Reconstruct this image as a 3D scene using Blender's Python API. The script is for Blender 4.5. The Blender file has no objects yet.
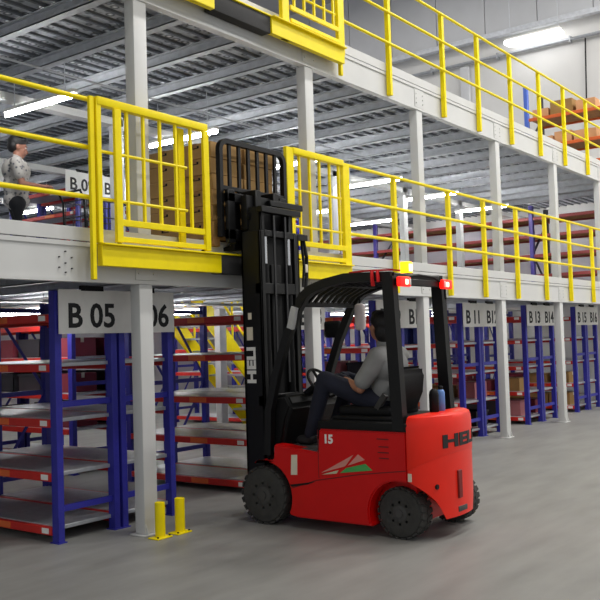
import bpy, bmesh, math, random
from mathutils import Vector, Matrix
random.seed(7)
PI = math.pi
C = bpy.context.scene.collection
SC = bpy.context.scene

# ------------------------------------------------------------------ camera
cam_d = bpy.data.cameras.new('camera'); cam = bpy.data.objects.new('camera', cam_d); C.objects.link(cam)
cam_d.sensor_width = 36.0; cam_d.lens = 869.57 / 600 * 36.0; cam_d.clip_start = .05; cam_d.clip_end = 200
YAW, PITCH, ROLL = math.radians(53.368), math.radians(2.5505), math.radians(-1.7812)
fw = Vector((math.sin(YAW) * math.cos(PITCH), math.cos(YAW) * math.cos(PITCH), math.sin(PITCH)))
rt = Vector((math.cos(YAW), -math.sin(YAW), 0)); up = rt.cross(fw)
r2 = math.cos(ROLL) * rt + math.sin(ROLL) * up; u2 = -math.sin(ROLL) * rt + math.cos(ROLL) * up
m = Matrix((r2, u2, -fw)).transposed().to_4x4(); m.translation = Vector((-5.1318, -5.4385, 1.6)); cam.matrix_world = m
SC.camera = cam

# ------------------------------------------------------------------ world, exposure
w = bpy.data.worlds.new('world'); SC.world = w; w.use_nodes = True
bg = w.node_tree.nodes['Background']; bg.inputs[0].default_value = (.93, .96, 1, 1); bg.inputs[1].default_value = .55
SC.view_settings.view_transform = 'Standard'; SC.view_settings.look = 'None'
SC.view_settings.exposure = 0.1; SC.view_settings.gamma = 1.0; SC.view_settings.use_curve_mapping = False
SC.cycles.use_denoising = True; SC.cycles.max_bounces = 7; SC.cycles.diffuse_bounces = 4
SC.cycles.sample_clamp_indirect = 6

def area(name, loc, sx, sy, power, col=(1, .98, .95), rot=(0, 0, 0), parent=None):
    l = bpy.data.lights.new(name, 'AREA'); l.shape = 'RECTANGLE'; l.size = sx; l.size_y = sy; l.energy = power; l.color = col
    o = bpy.data.objects.new(name, l); C.objects.link(o); o.location = loc; o.rotation_euler = rot
    if parent: o.parent = parent
    return o

HALL_P = 215
for hx, hp_ in ((-2.5, .6), (2, 1), (6.5, 1.2), (11, 1.4), (14.5, 1.4)):
    for hy in (-9, -4):
        area('unseen_hall_light', (hx, hy, 11.6), 1.6, .5, HALL_P * hp_)
for hx, hy in ((4, 5), (9, 5), (13.5, 1.5), (13.5, 5.5), (13.5, 10)): area('unseen_hall_light', (hx, hy, 11.6), 1.6, .5, 60)  # unseen lamps added over the upper deck to brighten end wall and cladding

# ------------------------------------------------------------------ materials
def lin(c):
    c = c / 255
    return c / 12.92 if c <= .04045 else ((c + .055) / 1.055) ** 2.4
def rgb(r, g, b): return (lin(r), lin(g), lin(b), 1)
MATS = {}
def mat(name, col, rough=.5, metal=0., var=.06, scale=6, bump=0., emis=None, es=0., coat=0., alpha=1., trans=0., spec=.5):
    if name in MATS: return MATS[name]
    mt = bpy.data.materials.new(name); mt.use_nodes = True; nt = mt.node_tree; n = nt.nodes; b = n['Principled BSDF']
    c = rgb(*col)
    tc = n.new('ShaderNodeTexCoord'); nz = n.new('ShaderNodeTexNoise'); nz.inputs['Scale'].default_value = scale; nz.inputs['Detail'].default_value = 4
    nt.links.new(tc.outputs['Object'], nz.inputs['Vector'])
    rp = n.new('ShaderNodeValToRGB'); e = rp.color_ramp.elements
    e[0].position = .3; e[1].position = .7
    e[0].color = tuple(max(0, x * (1 - var)) for x in c[:3]) + (1,); e[1].color = tuple(min(1, x * (1 + var)) for x in c[:3]) + (1,)
    nt.links.new(nz.outputs['Fac'], rp.inputs['Fac']); nt.links.new(rp.outputs['Color'], b.inputs['Base Color'])
    b.inputs['Specular IOR Level'].default_value = spec
    b.inputs['Roughness'].default_value = rough; b.inputs['Metallic'].default_value = metal
    if coat: b.inputs['Coat Weight'].default_value = coat; b.inputs['Coat Roughness'].default_value = .12
    if alpha < 1: b.inputs['Alpha'].default_value = alpha
    if trans: b.inputs['Transmission Weight'].default_value = trans
    if emis: b.inputs['Emission Color'].default_value = rgb(*emis); b.inputs['Emission Strength'].default_value = es
    if bump:
        bp = n.new('ShaderNodeBump'); bp.inputs['Strength'].default_value = bump; bp.inputs['Distance'].default_value = .01
        nt.links.new(nz.outputs['Fac'], bp.inputs['Height']); nt.links.new(bp.outputs['Normal'], b.inputs['Normal'])
    MATS[name] = mt
    return mt

GREY = mat('painted_grey_steel', (205, 205, 202), .42, 0, .03, 3)
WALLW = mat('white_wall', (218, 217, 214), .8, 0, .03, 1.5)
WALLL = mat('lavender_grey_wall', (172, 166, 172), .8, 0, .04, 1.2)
CLAD = mat('grey_cladding', (206, 207, 209), .6, 0, .03, 2)
CEIL = mat('ceiling_grey', (165, 166, 168), .8, 0, .03, 2)
YEL = mat('yellow_paint', (250, 226, 0), .4, 0, .05, 9, spec=.25)
BLUE = mat('blue_paint', (44, 44, 148), .45, 0, .08, 8)
RED = mat('red_beam_paint', (200, 38, 30), .45, 0, .08, 8)
GALV = mat('galvanised_steel', (168, 171, 175), .38, .35, .12, 14)
GALVD = mat('galvanised_beam', (206, 209, 214), .5, .05, .1, 10)
BLACK = mat('black_paint', (11, 11, 12), .45, 0, .15, 12, spec=.3)
BLKM = mat('mast_black', (12, 12, 13), .45, 0, .15, 12, spec=.3)
BLKP = mat('black_plastic', (13, 13, 14), .6, 0, .15, 20, spec=.25)
RUB = mat('tyre_rubber', (56, 55, 52), .85, 0, .2, 20, bump=.15)
RUBM = mat('rubber_strip', (38, 37, 37), .75, 0, .2, 14)
RIM = mat('rim_grey', (66, 65, 63), .55, .1, .15, 12)
CHROME = mat('chrome_rod', (215, 215, 215), .18, 1., .03, 6)
FRED = mat('forklift_red_shaded', (206, 4, 4), .36, 0, .05, 4, spec=.3)  # truck red with the darker, shaded look of the side put into the colour
FRED_LIT = mat('forklift_red_lit', (236, 34, 8), .36, 0, .05, 4, spec=.35)  # same truck red, painted brighter and more orange where the rear catches light
WHT = mat('white_marking', (236, 234, 228), .6)
BLKT = mat('black_lettering', (18, 18, 20), .6)
CREAM = mat('cream_label', (222, 212, 190), .6)
PINK = mat('pink_decal', (214, 140, 128), .5)
GRN = mat('green_decal', (70, 165, 82), .5)
SKIN = mat('skin', (176, 122, 96), .55, 0, .08, 25)
SKIND = mat('face_skin', (158, 108, 88), .55, 0, .08, 25)
HAIR = mat('black_hair', (16, 14, 15), .6, 0, .3, 60, bump=.4)
SHIRTG = mat('grey_shirt', (142, 142, 140), .9, 0, .06, 12, bump=.2)
TROU = mat('black_trousers', (20, 21, 26), .9, 0, .15, 12, bump=.2)
SHOE = mat('dark_shoe', (28, 26, 26), .6)
CART = mat('brown_cardboard', (166, 130, 78), .85, 0, .1, 5)
WOODP = mat('pallet_wood', (160, 120, 74), .85, 0, .18, 8)
TUBE = mat('lamp_tube', (255, 255, 255), .4, emis=(255, 255, 255), es=52)
TUBEL = mat('lamp_tube_low', (255, 255, 255), .4, emis=(255, 255, 255), es=30)
DIFF = mat('lamp_diffuser', (255, 255, 255), .4, emis=(255, 255, 255), es=4.5)
BEAC = mat('amber_beacon', (255, 190, 30), .3, emis=(255, 176, 10), es=2.6)
BEACC = mat('amber_beacon_core', (255, 235, 130), .3, emis=(255, 232, 120), es=7)
TAILR = mat('red_tail_lamp', (225, 25, 20), .3, emis=(255, 25, 15), es=1.1)
TAILW = mat('lit_tail_lens', (255, 215, 180), .3, emis=(255, 190, 150), es=3)
BBLUE = mat('blue_bottle', (96, 140, 205), .4)
TOTE = mat('blue_tote', (38, 62, 150), .5)
PLASB = mat('dark_bin', (44, 42, 48), .6)
MAROON = mat('maroon_box', (128, 44, 58), .7)
ROSE = mat('dusty_pink_box', (176, 112, 116), .8)
ORNG = mat('orange_beam', (226, 106, 48), .5)
PINKB = mat('pink_strip', (226, 66, 104), .5)
PURP = mat('purple_post', (66, 52, 140), .45)
DARKP = mat('dark_post', (34, 34, 48), .5)
GLASSG = mat('mirror_face', (120, 124, 128), .12, .9)
PEACH = mat('peach_goods', (222, 168, 120), .8, 0, .12, 4)

def floor_mat():
    mt = bpy.data.materials.new('concrete_floor'); mt.use_nodes = True; nt = mt.node_tree; n = nt.nodes; b = n['Principled BSDF']
    tc = n.new('ShaderNodeTexCoord')
    a = n.new('ShaderNodeTexNoise'); a.inputs['Scale'].default_value = .8; a.inputs['Detail'].default_value = 6; a.inputs['Roughness'].default_value = .6
    mp = n.new('ShaderNodeMapping'); mp.inputs['Scale'].default_value = (.7, 3.2, 1); mp.inputs['Rotation'].default_value = (0, 0, .8)
    s = n.new('ShaderNodeTexNoise'); s.inputs['Scale'].default_value = 1.6; s.inputs['Detail'].default_value = 3
    nt.links.new(tc.outputs['Object'], a.inputs['Vector']); nt.links.new(tc.outputs['Object'], mp.inputs['Vector']); nt.links.new(mp.outputs['Vector'], s.inputs['Vector'])
    mx = n.new('ShaderNodeMix'); mx.inputs[0].default_value = .5
    nt.links.new(a.outputs['Fac'], mx.inputs[2]); nt.links.new(s.outputs['Fac'], mx.inputs[3])
    rp = n.new('ShaderNodeValToRGB'); e = rp.color_ramp.elements
    e[0].position = .32; e[0].color = rgb(124, 123, 119); e[1].position = .62; e[1].color = rgb(143, 142, 138)
    nt.links.new(mx.outputs[0], rp.inputs['Fac']); nt.links.new(rp.outputs['Color'], b.inputs['Base Color'])
    b.inputs['Roughness'].default_value = .46; b.inputs['Specular IOR Level'].default_value = .35
    return mt
FLOOR = floor_mat()

def deck_mat():
    # perforated galvanised planks: dark slots and bright dimple rims in rows
    mt = bpy.data.materials.new('perforated_deck'); mt.use_nodes = True; nt = mt.node_tree; n = nt.nodes; b = n['Principled BSDF']
    tc = n.new('ShaderNodeTexCoord'); v = n.new('ShaderNodeTexVoronoi'); v.inputs['Scale'].default_value = 9; v.inputs['Randomness'].default_value = .55
    nt.links.new(tc.outputs['Object'], v.inputs['Vector'])
    rp = n.new('ShaderNodeValToRGB'); e = rp.color_ramp.elements; rp.color_ramp.interpolation = 'LINEAR'
    e[0].position = .12; e[0].color = rgb(250, 250, 250); e[1].position = .2; e[1].color = rgb(205, 209, 214)
    x = rp.color_ramp.elements.new(.34); x.color = rgb(74, 78, 86)
    x = rp.color_ramp.elements.new(.5); x.color = rgb(196, 200, 206)
    nt.links.new(v.outputs['Distance'], rp.inputs['Fac']); nt.links.new(rp.outputs['Color'], b.inputs['Base Color'])
    b.inputs['Roughness'].default_value = .5; b.inputs['Metallic'].default_value = .0
    bp = n.new('ShaderNodeBump'); bp.inputs['Strength'].default_value = .8; bp.inputs['Distance'].default_value = .03
    nt.links.new(v.outputs['Distance'], bp.inputs['Height']); nt.links.new(bp.outputs['Normal'], b.inputs['Normal'])
    return mt
DECK = deck_mat()

def shirt_mat():
    mt = bpy.data.materials.new('patterned_shirt'); mt.use_nodes = True; nt = mt.node_tree; n = nt.nodes; b = n['Principled BSDF']
    tc = n.new('ShaderNodeTexCoord'); v = n.new('ShaderNodeTexVoronoi'); v.inputs['Scale'].default_value = 22
    nt.links.new(tc.outputs['Object'], v.inputs['Vector'])
    rp = n.new('ShaderNodeValToRGB'); e = rp.color_ramp.elements
    e[0].position = .2; e[0].color = rgb(84, 86, 94); e[1].position = .42; e[1].color = rgb(170, 166, 160)
    nt.links.new(v.outputs['Distance'], rp.inputs['Fac']); nt.links.new(rp.outputs['Color'], b.inputs['Base Color']); b.inputs['Roughness'].default_value = .9
    return mt
SHIRTP = shirt_mat()

# ------------------------------------------------------------------ mesh helpers
class MB:
    def __init__(self, org=(0, 0, 0)):
        self.bm = bmesh.new(); self.o = Vector(org)
    def box(self, x0, x1, y0, y1, z0, z1, bev=0., seg=2):
        t = bmesh.new(); bmesh.ops.create_cube(t, size=1)
        for v in t.verts:
            v.co = Vector((x0 + (v.co.x + .5) * (x1 - x0), y0 + (v.co.y + .5) * (y1 - y0), z0 + (v.co.z + .5) * (z1 - z0))) - self.o
        if bev: bmesh.ops.bevel(t, geom=t.edges[:], offset=bev, segments=seg, profile=.6, affect='EDGES')
        self._add(t); return self
    def _add(self, t):
        me = bpy.data.meshes.new('tmp'); t.to_mesh(me); t.free(); self.bm.from_mesh(me); bpy.data.meshes.remove(me)
    def mesh(self, me, mtx):
        me.transform(Matrix.Translation(-self.o) @ mtx); self.bm.from_mesh(me); bpy.data.meshes.remove(me)
    def sweep(self, pts, w, h=None, upv=(0, 0, 1), n=0, radii=None):
        """rectangular (w x h) or round (n sides, radius w) section along a polyline"""
        P = [Vector(p) - self.o for p in pts]; rings = []; upv = Vector(upv)
        for i, p in enumerate(P):
            a = P[max(i - 1, 0)]; b = P[min(i + 1, len(P) - 1)]
            t = (b - a).normalized()
            s = t.cross(upv)
            if s.length < 1e-4: s = t.cross(Vector((1, 0, 0))) if abs(t.x) < .9 else t.cross(Vector((0, 1, 0)))
            s.normalize(); u = s.cross(t).normalized()
            k = 1.
            if 0 < i < len(P) - 1:
                t1 = (P[i] - P[i - 1]).normalized(); k = 1 / max(.5, t1.dot(t))
            if n:
                r = radii[i] if radii else w
                ring = [self.bm.verts.new(p + s * (r * math.cos(2 * PI * j / n)) + u * (r * math.sin(2 * PI * j / n))) for j in range(n)]
            else:
                ring = [self.bm.verts.new(p + s * (dx * w / 2) + u * (dz * (h or w) / 2 * k)) for dx, dz in ((-1, -1), (1, -1), (1, 1), (-1, 1))]
            rings.append(ring)
        m_ = len(rings[0])
        for a, b in zip(rings, rings[1:]):
            for j in range(m_): self.bm.faces.new((a[j], a[(j + 1) % m_], b[(j + 1) % m_], b[j]))
        self.bm.faces.new(rings[0][::-1]); self.bm.faces.new(rings[-1]); return self
    def cyl(self, p0, p1, r, n=16, r2=None):
        return self.sweep([p0, p1], r, n=n, radii=[r, r if r2 is None else r2])
    def prism(self, poly, axis, a, b, bev=0., seg=2):
        """polygon in the two other axes, extruded along axis from a to b"""
        t = bmesh.new()
        def pt(u, v, k): return Vector((k, u, v) if axis == 0 else (u, k, v) if axis == 1 else (u, v, k)) - self.o
        A = [t.verts.new(pt(u, v, a)) for u, v in poly]; B = [t.verts.new(pt(u, v, b)) for u, v in poly]
        n = len(poly)
        for i in range(n): t.faces.new((A[i], A[(i + 1) % n], B[(i + 1) % n], B[i]))
        t.faces.new(A[::-1]); t.faces.new(B)
        bmesh.ops.recalc_face_normals(t, faces=t.faces[:])
        if bev: bmesh.ops.bevel(t, geom=[e for e in t.edges if len(e.link_faces) == 2 and e.calc_face_angle(0) > .6], offset=bev, segments=seg, affect='EDGES')
        self._add(t); return self
    def lathe(self, c, axis, prof, n=32):
        """prof: list of (offset along axis, radius)"""
        c = Vector(c) - self.o; rings = []
        e = [Vector((1, 0, 0)), Vector((0, 1, 0)), Vector((0, 0, 1))]; d, u, v = e[axis], e[(axis + 1) % 3], e[(axis + 2) % 3]
        for a, r in prof: rings.append([self.bm.verts.new(c + d * a + u * (r * math.cos(2 * PI * j / n)) + v * (r * math.sin(2 * PI * j / n))) for j in range(n)])
        for A, B in zip(rings, rings[1:]):
            for j in range(n): self.bm.faces.new((A[j], A[(j + 1) % n], B[(j + 1) % n], B[j]))
        self.bm.faces.new(rings[0][::-1]); self.bm.faces.new(rings[-1]); return self
    def ball(self, c, rx, ry=None, rz=None, n=16, rot=None):
        t = bmesh.new(); bmesh.ops.create_uvsphere(t, u_segments=n, v_segments=max(6, n * 2 // 3), radius=1)
        M = Matrix.Diagonal((rx, ry or rx, rz or rx, 1))
        if rot: M = rot.to_4x4() @ M
        for q in t.verts: q.co = M @ q.co + Vector(c) - self.o
        self._add(t); return self
    def text(self, s, size, M, depth=.002, bold=.0):
        cu = bpy.data.curves.new('t', 'FONT'); cu.body = s; cu.size = size; cu.extrude = depth; cu.offset = bold; cu.resolution_u = 3
        ob = bpy.data.objects.new('t', cu); C.objects.link(ob)
        dg = bpy.context.evaluated_depsgraph_get(); me = bpy.data.meshes.new_from_object(ob.evaluated_get(dg))
        bpy.data.objects.remove(ob); bpy.data.curves.remove(cu)
        if callable(M):
            for v in me.vertices: v.co = M(v.co)
            M = Matrix.Identity(4)
        self.mesh(me, M); return self
    def build(self, name, material, parent=None, loc=None, smooth=True):
        bmesh.ops.recalc_face_normals(self.bm, faces=self.bm.faces[:])
        me = bpy.data.meshes.new(name); self.bm.to_mesh(me); self.bm.free()
        me.materials.append(material)
        if smooth:
            me.polygons.foreach_set('use_smooth', [True] * len(me.polygons))
            try: me.set_sharp_from_angle(angle=math.radians(38))
            except Exception: pass
        o = bpy.data.objects.new(name, me); C.objects.link(o)
        if parent: o.parent = parent
        if loc is not None: o.location = loc
        return o

def tag(o, label, cat, group=None, kind=None):
    o['label'] = label; o['category'] = cat
    if group: o['group'] = group
    if kind: o['kind'] = kind
    return o
def thing(name, label, cat, loc=(0, 0, 0), group=None, kind=None):
    o = bpy.data.objects.new(name, None); C.objects.link(o); o.location = loc; o.empty_display_size = .1
    return tag(o, label, cat, group, kind)
KIDS = {}
def copy_tree(root, loc, label, group=None):
    ch = {}
    for o in C.objects:
        if o.parent: ch.setdefault(o.parent.name, []).append(o)
    def cp(o, par):
        c = o.copy(); C.objects.link(c); c.parent = par
        for k in ch.get(o.name, []): cp(k, c)
        return c
    r = cp(root, None); r.location = loc; r['label'] = label
    if group: r['group'] = group
    return r
def struct(name, mb, m_, label, cat, loc=None, group=None):
    return tag(mb.build(name, m_, None, loc), label, cat, group, 'structure')
def textM(x, y, z, face):
    """matrix for lettering: face '-y' reads along +x, '-x' reads along -y, '-x up' reads upward"""
    ax = {'-y': ((1, 0, 0), (0, 0, 1), (0, -1, 0)), '-x': ((0, -1, 0), (0, 0, 1), (-1, 0, 0)), '-x up': ((0, 0, 1), (0, 1, 0), (-1, 0, 0))}[face]
    M = Matrix((ax[0], ax[1], ax[2])).transposed().to_4x4(); M.translation = Vector((x, y, z)); return M

# ------------------------------------------------------------------ the hall
S = 2.4706; Z1, D1 = 2.10, 2.42; Z2, D2 = 4.55, 4.87; XR = 17.0; YB = 13.0; XL = -4.0; ZC = 12.0
struct('floor', MB().box(-16, XR, -16, YB, -.1, 0), FLOOR, 'smooth grey concrete warehouse floor', 'floor')
struct('wall_right', MB().box(XR, XR + .2, -16, YB, 0, ZC), WALLW, 'white end wall high above the upper deck on the right', 'wall')
struct('wall_back', MB().box(-16, XR + .2, YB, YB + .2, 0, ZC), WALLL, 'grey lavender back wall deep behind the shelving', 'wall')
struct('ceiling', MB().box(-16, XR + .2, -16, YB + .2, ZC, ZC + .2), CEIL, 'plain grey hall ceiling', 'ceiling')
mb = MB()
y = -6.
while y < 12.9:
    mb.box(XR - .06, XR - .002, y, y + 1.46, 9.78, ZC - .002, .008, 1); y += 1.48
struct('trim_1', mb, CLAD, 'band of grey wall panels with seams above the pipes', 'wall panels')
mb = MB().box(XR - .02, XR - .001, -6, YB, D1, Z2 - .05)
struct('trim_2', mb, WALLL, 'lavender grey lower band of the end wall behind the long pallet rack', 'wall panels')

# upper decks, the facade beams and kick plates
def deck(z0, z1, hole=None):
    mb = MB()
    if hole:
        hx0, hx1, hy0, hy1 = hole
        mb.box(XL, hx0, .08, YB, z0, z1); mb.box(hx1, XR, .08, YB, z0, z1); mb.box(hx0, hx1, .08, hy0, z0, z1); mb.box(hx0, hx1, hy1, YB, z0, z1)
    else: mb.box(XL, XR, .08, YB, z0, z1)
    return mb
HOLE = (4.75, 6.5, 3.95, 4.95)
struct('floor_middle', deck(D1 - .03, D1, HOLE), DECK, 'middle mezzanine deck of perforated steel planks', 'mezzanine deck')
struct('floor_upper', deck(D2 - .03, D2), DECK, 'upper mezzanine deck whose perforated underside shows above', 'mezzanine deck')
for z, nm in ((D1, 'middle'), (D2, 'upper')):
    mb = MB(); y = .16
    while y < (YB if z > 4 else 7):
        if z > 4 or not (3.8 < y < 5): mb.box(XL, XR, y, y + .03, z - .058, z - .0305)
        y += .18
    struct('ceiling_' + nm, mb, mat('rib_grey', (112, 116, 122), .5, .0), 'underside ribs of the %s mezzanine planks running along the facade' % nm, 'deck ribs')
for zb, zt, nm in ((Z1, D1, 'middle'), (Z2, D2, 'upper')):
    t = thing('fascia_beam', 'long white steel edge beam along the front of the %s deck' % nm, 'beam', (0, 0, zb), None, 'structure')
    o = (0, 0, zb)
    MB(o).box(XL, XR, .0, .07, zb, zt - .005).box(XL, XR, -.012, 0, zb, zb + .03).box(XL, XR, -.012, .0, zt - .04, zt - .005).build('web', GREY, t)
    MB(o).box(XL, XR, -.016, -.003, zt + .002, zt + .11, .003, 1).build('kick_plate', GREY, t)
    mb = MB(o)
    for k in range(-1, 7):
        mb.box(k * S - .12, k * S + .12, -.008, 0, zb + .034, zt - .045, .002, 1)
        for sx in (-.085, .085):
            for zz in (.09, .15, .21): mb.cyl((k * S + sx, -.018, zb + zz), (k * S + sx, -.006, zb + zz), .009, 6)
    mb.build('splice_plate', GREY, t)
    mb = MB(o)
    for bx, bz in ((-.84, .2), (-.9, .15), (-.78, .15), (-.84, .1), (-.9, .06), (-.78, .055), (-.84, .02)):
        mb.cyl((bx, -.014, zb + .05 + bz * .9), (bx, 0, zb + .05 + bz * .9), .006, 8)
    mb.build('bolt', RIM, t)
# columns
def column(x, y, z0, z1, label, grp, base=True):
    t = thing('column', label, 'column', (x, y, z0), grp, 'structure'); o = (x, y, z0)
    MB(o).box(x - .075, x + .075, y, y + .115, z0 + (.012 if base else 0), z1, .008, 2).build('shaft', GREY, t)
    if base:
        mb = MB(o).box(x - .11, x + .11, y - .035, y + .15, z0, z0 + .012, .003, 1)
        for sx in (-.06, .06): mb.prism([(y - .03, z0 + .012), (y, z0 + .012), (y, z0 + .1)], 0, x + sx - .004, x + sx + .004)
        mb.build('base_plate', GREY, t)
ords = ['beside the yellow bollards', 'just behind the forklift mast', 'behind the forklift counterweight', 'second one right of the forklift', 'third one right of the forklift', 'fourth one right of the forklift', 'farthest one by the end wall']
for k in range(-1, 7):
    w_ = ords[k] if k >= 0 else 'outside the left edge'
    if k >= 0: column(k * S, 0, 0, Z1, 'grey square steel column on the ground floor, ' + w_, 'front columns on the ground floor')
    if k >= 0: column(k * S, 0, D1, Z2, 'grey square steel column on the middle deck above the one ' + w_.replace('just ', ''), 'front columns on the middle deck', False)
for k in range(1, 6):
    column(k * S, 3.05, D1, Z2, 'pale inner column on the middle deck, number %d from the left in the second row' % k, 'inner columns on the middle deck', False)
    if k in (2, 4): column(k * S, 3.55, 0, Z1, 'pale inner column on the ground floor ' + ('in front of the yellow staircase' if k == 2 else 'deep behind the forklift'), 'inner columns on the ground floor', False)

# secondary beams under the decks (channel with punched holes)
def sec_beam(x, z, y1, zdeck, lab, grp):
    o = (x, .08, z)
    mb = MB(o).box(x - .004, x + .004, .08, y1, z, zdeck - .08).box(x - .05, x + .05, .08, y1, z, z + .012).box(x - .05, x + .05, .08, y1, zdeck - .09, zdeck - .078)
    mb.box(x - .05, x - .042, .08, y1, z, z + .03).box(x + .042, x + .05, .08, y1, z, z + .03)
    y = .3
    while y < min(y1, 6):
        mb.box(x - .0075, x + .0075, y, y + .06, z + .04, z + .08); y += .14
    ob = mb.build('beam', GALVD, None, o); return tag(ob, lab, 'beam', grp, 'structure')
for i in range(0, 21):
    x = S / 3 * (i - 2)
    if all(abs(x - k * S) > .1 for k in range(-1, 7)) or True:
        sec_beam(x, Z2 + .12, YB - .05, D2, 'galvanised joist under the upper deck running away from the facade', 'joists under the upper deck')
for i in range(0, 21):
    x = S / 3 * (i - 2)
    sec_beam(x, Z1 + .1, 3.9 if 4.6 < x < 6.7 else YB - .05, D1, 'galvanised joist under the middle deck running away from the facade', 'joists under the middle deck')
for y in (3.05, 6.1, 9.2):
    for z, nm in ((Z2, 'upper'), (Z1, 'middle')):
        ob = MB((0, y, z)).box(XL, XR, y, y + .15, z + (-.12 if z > 4 else .02), z + .0 + (-.03 if z > 4 else .05)).build('beam', GREY, None, (0, y, z))
        tag(ob, 'pale cross beam under the %s deck, %s' % (nm, {3.05: 'nearest of three rows', 6.1: 'middle of three rows', 9.2: 'farthest of three rows'}[y]), 'beam', 'cross beams', 'structure')
mb = MB((0, 1.8, 4.4)); mb.cyl((-1.5, 1.8, 4.42), (9, 1.8, 4.42), .012, 8)
tag(mb.build('conduit', GALVD, None, (0, 1.8, 4.4)), 'thin grey conduit strung along under the upper deck joists', 'conduit')

# ------------------------------------------------------------------ lamps
def tube_lamp(x, y, z, tm, label, grp, ztop, L=1.25):
    t = thing('fluorescent_lamp', label, 'ceiling lamp', (x, y, z), grp); o = (x, y, z)
    MB(o).box(x - .035, x + .035, y - L / 2, y + L / 2, z + .01, z + .05, .006, 1).build('housing', WHT, t)
    MB(o).cyl((x, y - L / 2 + .02, z - .018), (x, y + L / 2 - .02, z - .018), .024 if z > 3 else .042, 12).build('tube', tm, t)
    for s in (-.45, .45): MB(o).cyl((x, y + s, z + .045), (x, y + s, ztop), .006, 6).build('hanger', GALVD, t)
    return t
n = 0
LX = (.86, 3.12, 5.5, 7.82, 9.95, 12.3, 15.8)
for x in LX:
    for y, wd in ((2.55, 'front'), (5.35, 'second'), (9.0, 'third')):
        if x == 3.12 and y == 5.35: continue
        col = ['first', 'second', 'third', 'fourth', 'fifth', 'sixth', 'seventh'][LX.index(x)]
        t = tube_lamp(x, y, 4.3, TUBE, 'lit white tube lamp above the middle deck, %s row, %s from left' % (wd, col), 'tube lamps above the middle deck', D2 - .02)
for k in range(0, 6):
    for y, wd in ((3.55, 'front'), (6.6, 'second'), (9.7, 'third')):
        x = 1.29 + S * k
        t = tube_lamp(x, y, 2.05, TUBEL, 'lit tube lamp under the middle deck, %s row, aisle %d from left' % (wd, k + 1), 'tube lamps under the middle deck', D1 - .02)

t = thing('hanging_lamp', 'large bright white lamp hung in front of the upper end wall', 'ceiling lamp', (16.6, 2.8, 9.25))
MB((16.6, 2.8, 9.25)).box(16.44, 16.76, 2.12, 3.6, 9.31, 9.37, .02).build('housing', WHT, t)
MB((16.6, 2.8, 9.25)).box(16.42, 16.78, 2.1, 3.62, 9.2, 9.31, .05, 3).build('diffuser', DIFF, t)
for yy in (2.2, 3.5): MB((16.6, 2.8, 9.25)).cyl((16.6, yy, 9.38), (16.6, yy, ZC), .01, 6).build('hanger', GALVD, t)


# wall services
o = (16.85, 0, 9.6); mb = MB(o).box(16.72, 16.9, -5, 12, 9.58, 9.72, .01, 1)
tag(mb.build('cable_tray', GALVD, None, o), 'thick grey cable tray running along the upper end wall', 'cable tray')
o = (16.9, 0, 9.05); mb = MB(o).cyl((16.9, -5, 9.1), (16.9, 12, 9.1), .045, 10)
for yy in range(-4, 12, 2): mb.box(16.84, 16.99, yy - .02, yy + .02, 9.02, 9.18)
tag(mb.build('pipe', GALV, None, o), 'thin grey pipe clipped to the end wall below the cable tray', 'pipe')
o = (16.95, 1.65, 7); mb = MB(o).cyl((16.95, 1.63, 9.06), (16.95, 1.7, 6.4), .018, 8)
tag(mb.build('wall_cable', BLKP, None, o), 'black vertical cable drop on the white end wall', 'cable')
o = (16.9, 4.95, 7); mb = MB(o).box(16.84, 16.97, 4.85, 5.1, 4.9, 9.0, .01, 1)
tag(mb.build('service_duct', CLAD, None, o), 'narrow grey upright duct on the end wall above the deck', 'duct')

# ------------------------------------------------------------------ railings
RZ = (.345, .74, 1.125)
def railing(name, xs, x0, x1, zd, label):
    t = thing(name, label, 'railing', (x0, -.06, zd)); o = (x0, -.06, zd)
    for x in xs: MB(o).box(x - .03, x + .03, -.075, -.015, zd - .30, zd + 1.15, .005, 1).build('post', YEL, t)
    for z in RZ: MB(o).cyl((x0, -.07, zd + z), (x1, -.07, zd + z), .02, 10).build('rail', YEL, t)
    return t
XS = [4.12, 5.57, 6.69, 7.89, 9.11, 10.29, 11.52, 12.65, 13.85, 15.05, 16.2]
railing('guard_railing', XS, 3.03, 16.9, D1, 'long yellow tube railing along the middle deck right of the loading gate')
railing('guard_railing', XS, 3.03, 16.9, D2, 'long yellow tube railing along the upper deck')
railing('guard_railing', [-1.9, -3.1], -3.9, -.655, D1, 'short yellow railing in front of the standing man, left of the loading gate')

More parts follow.
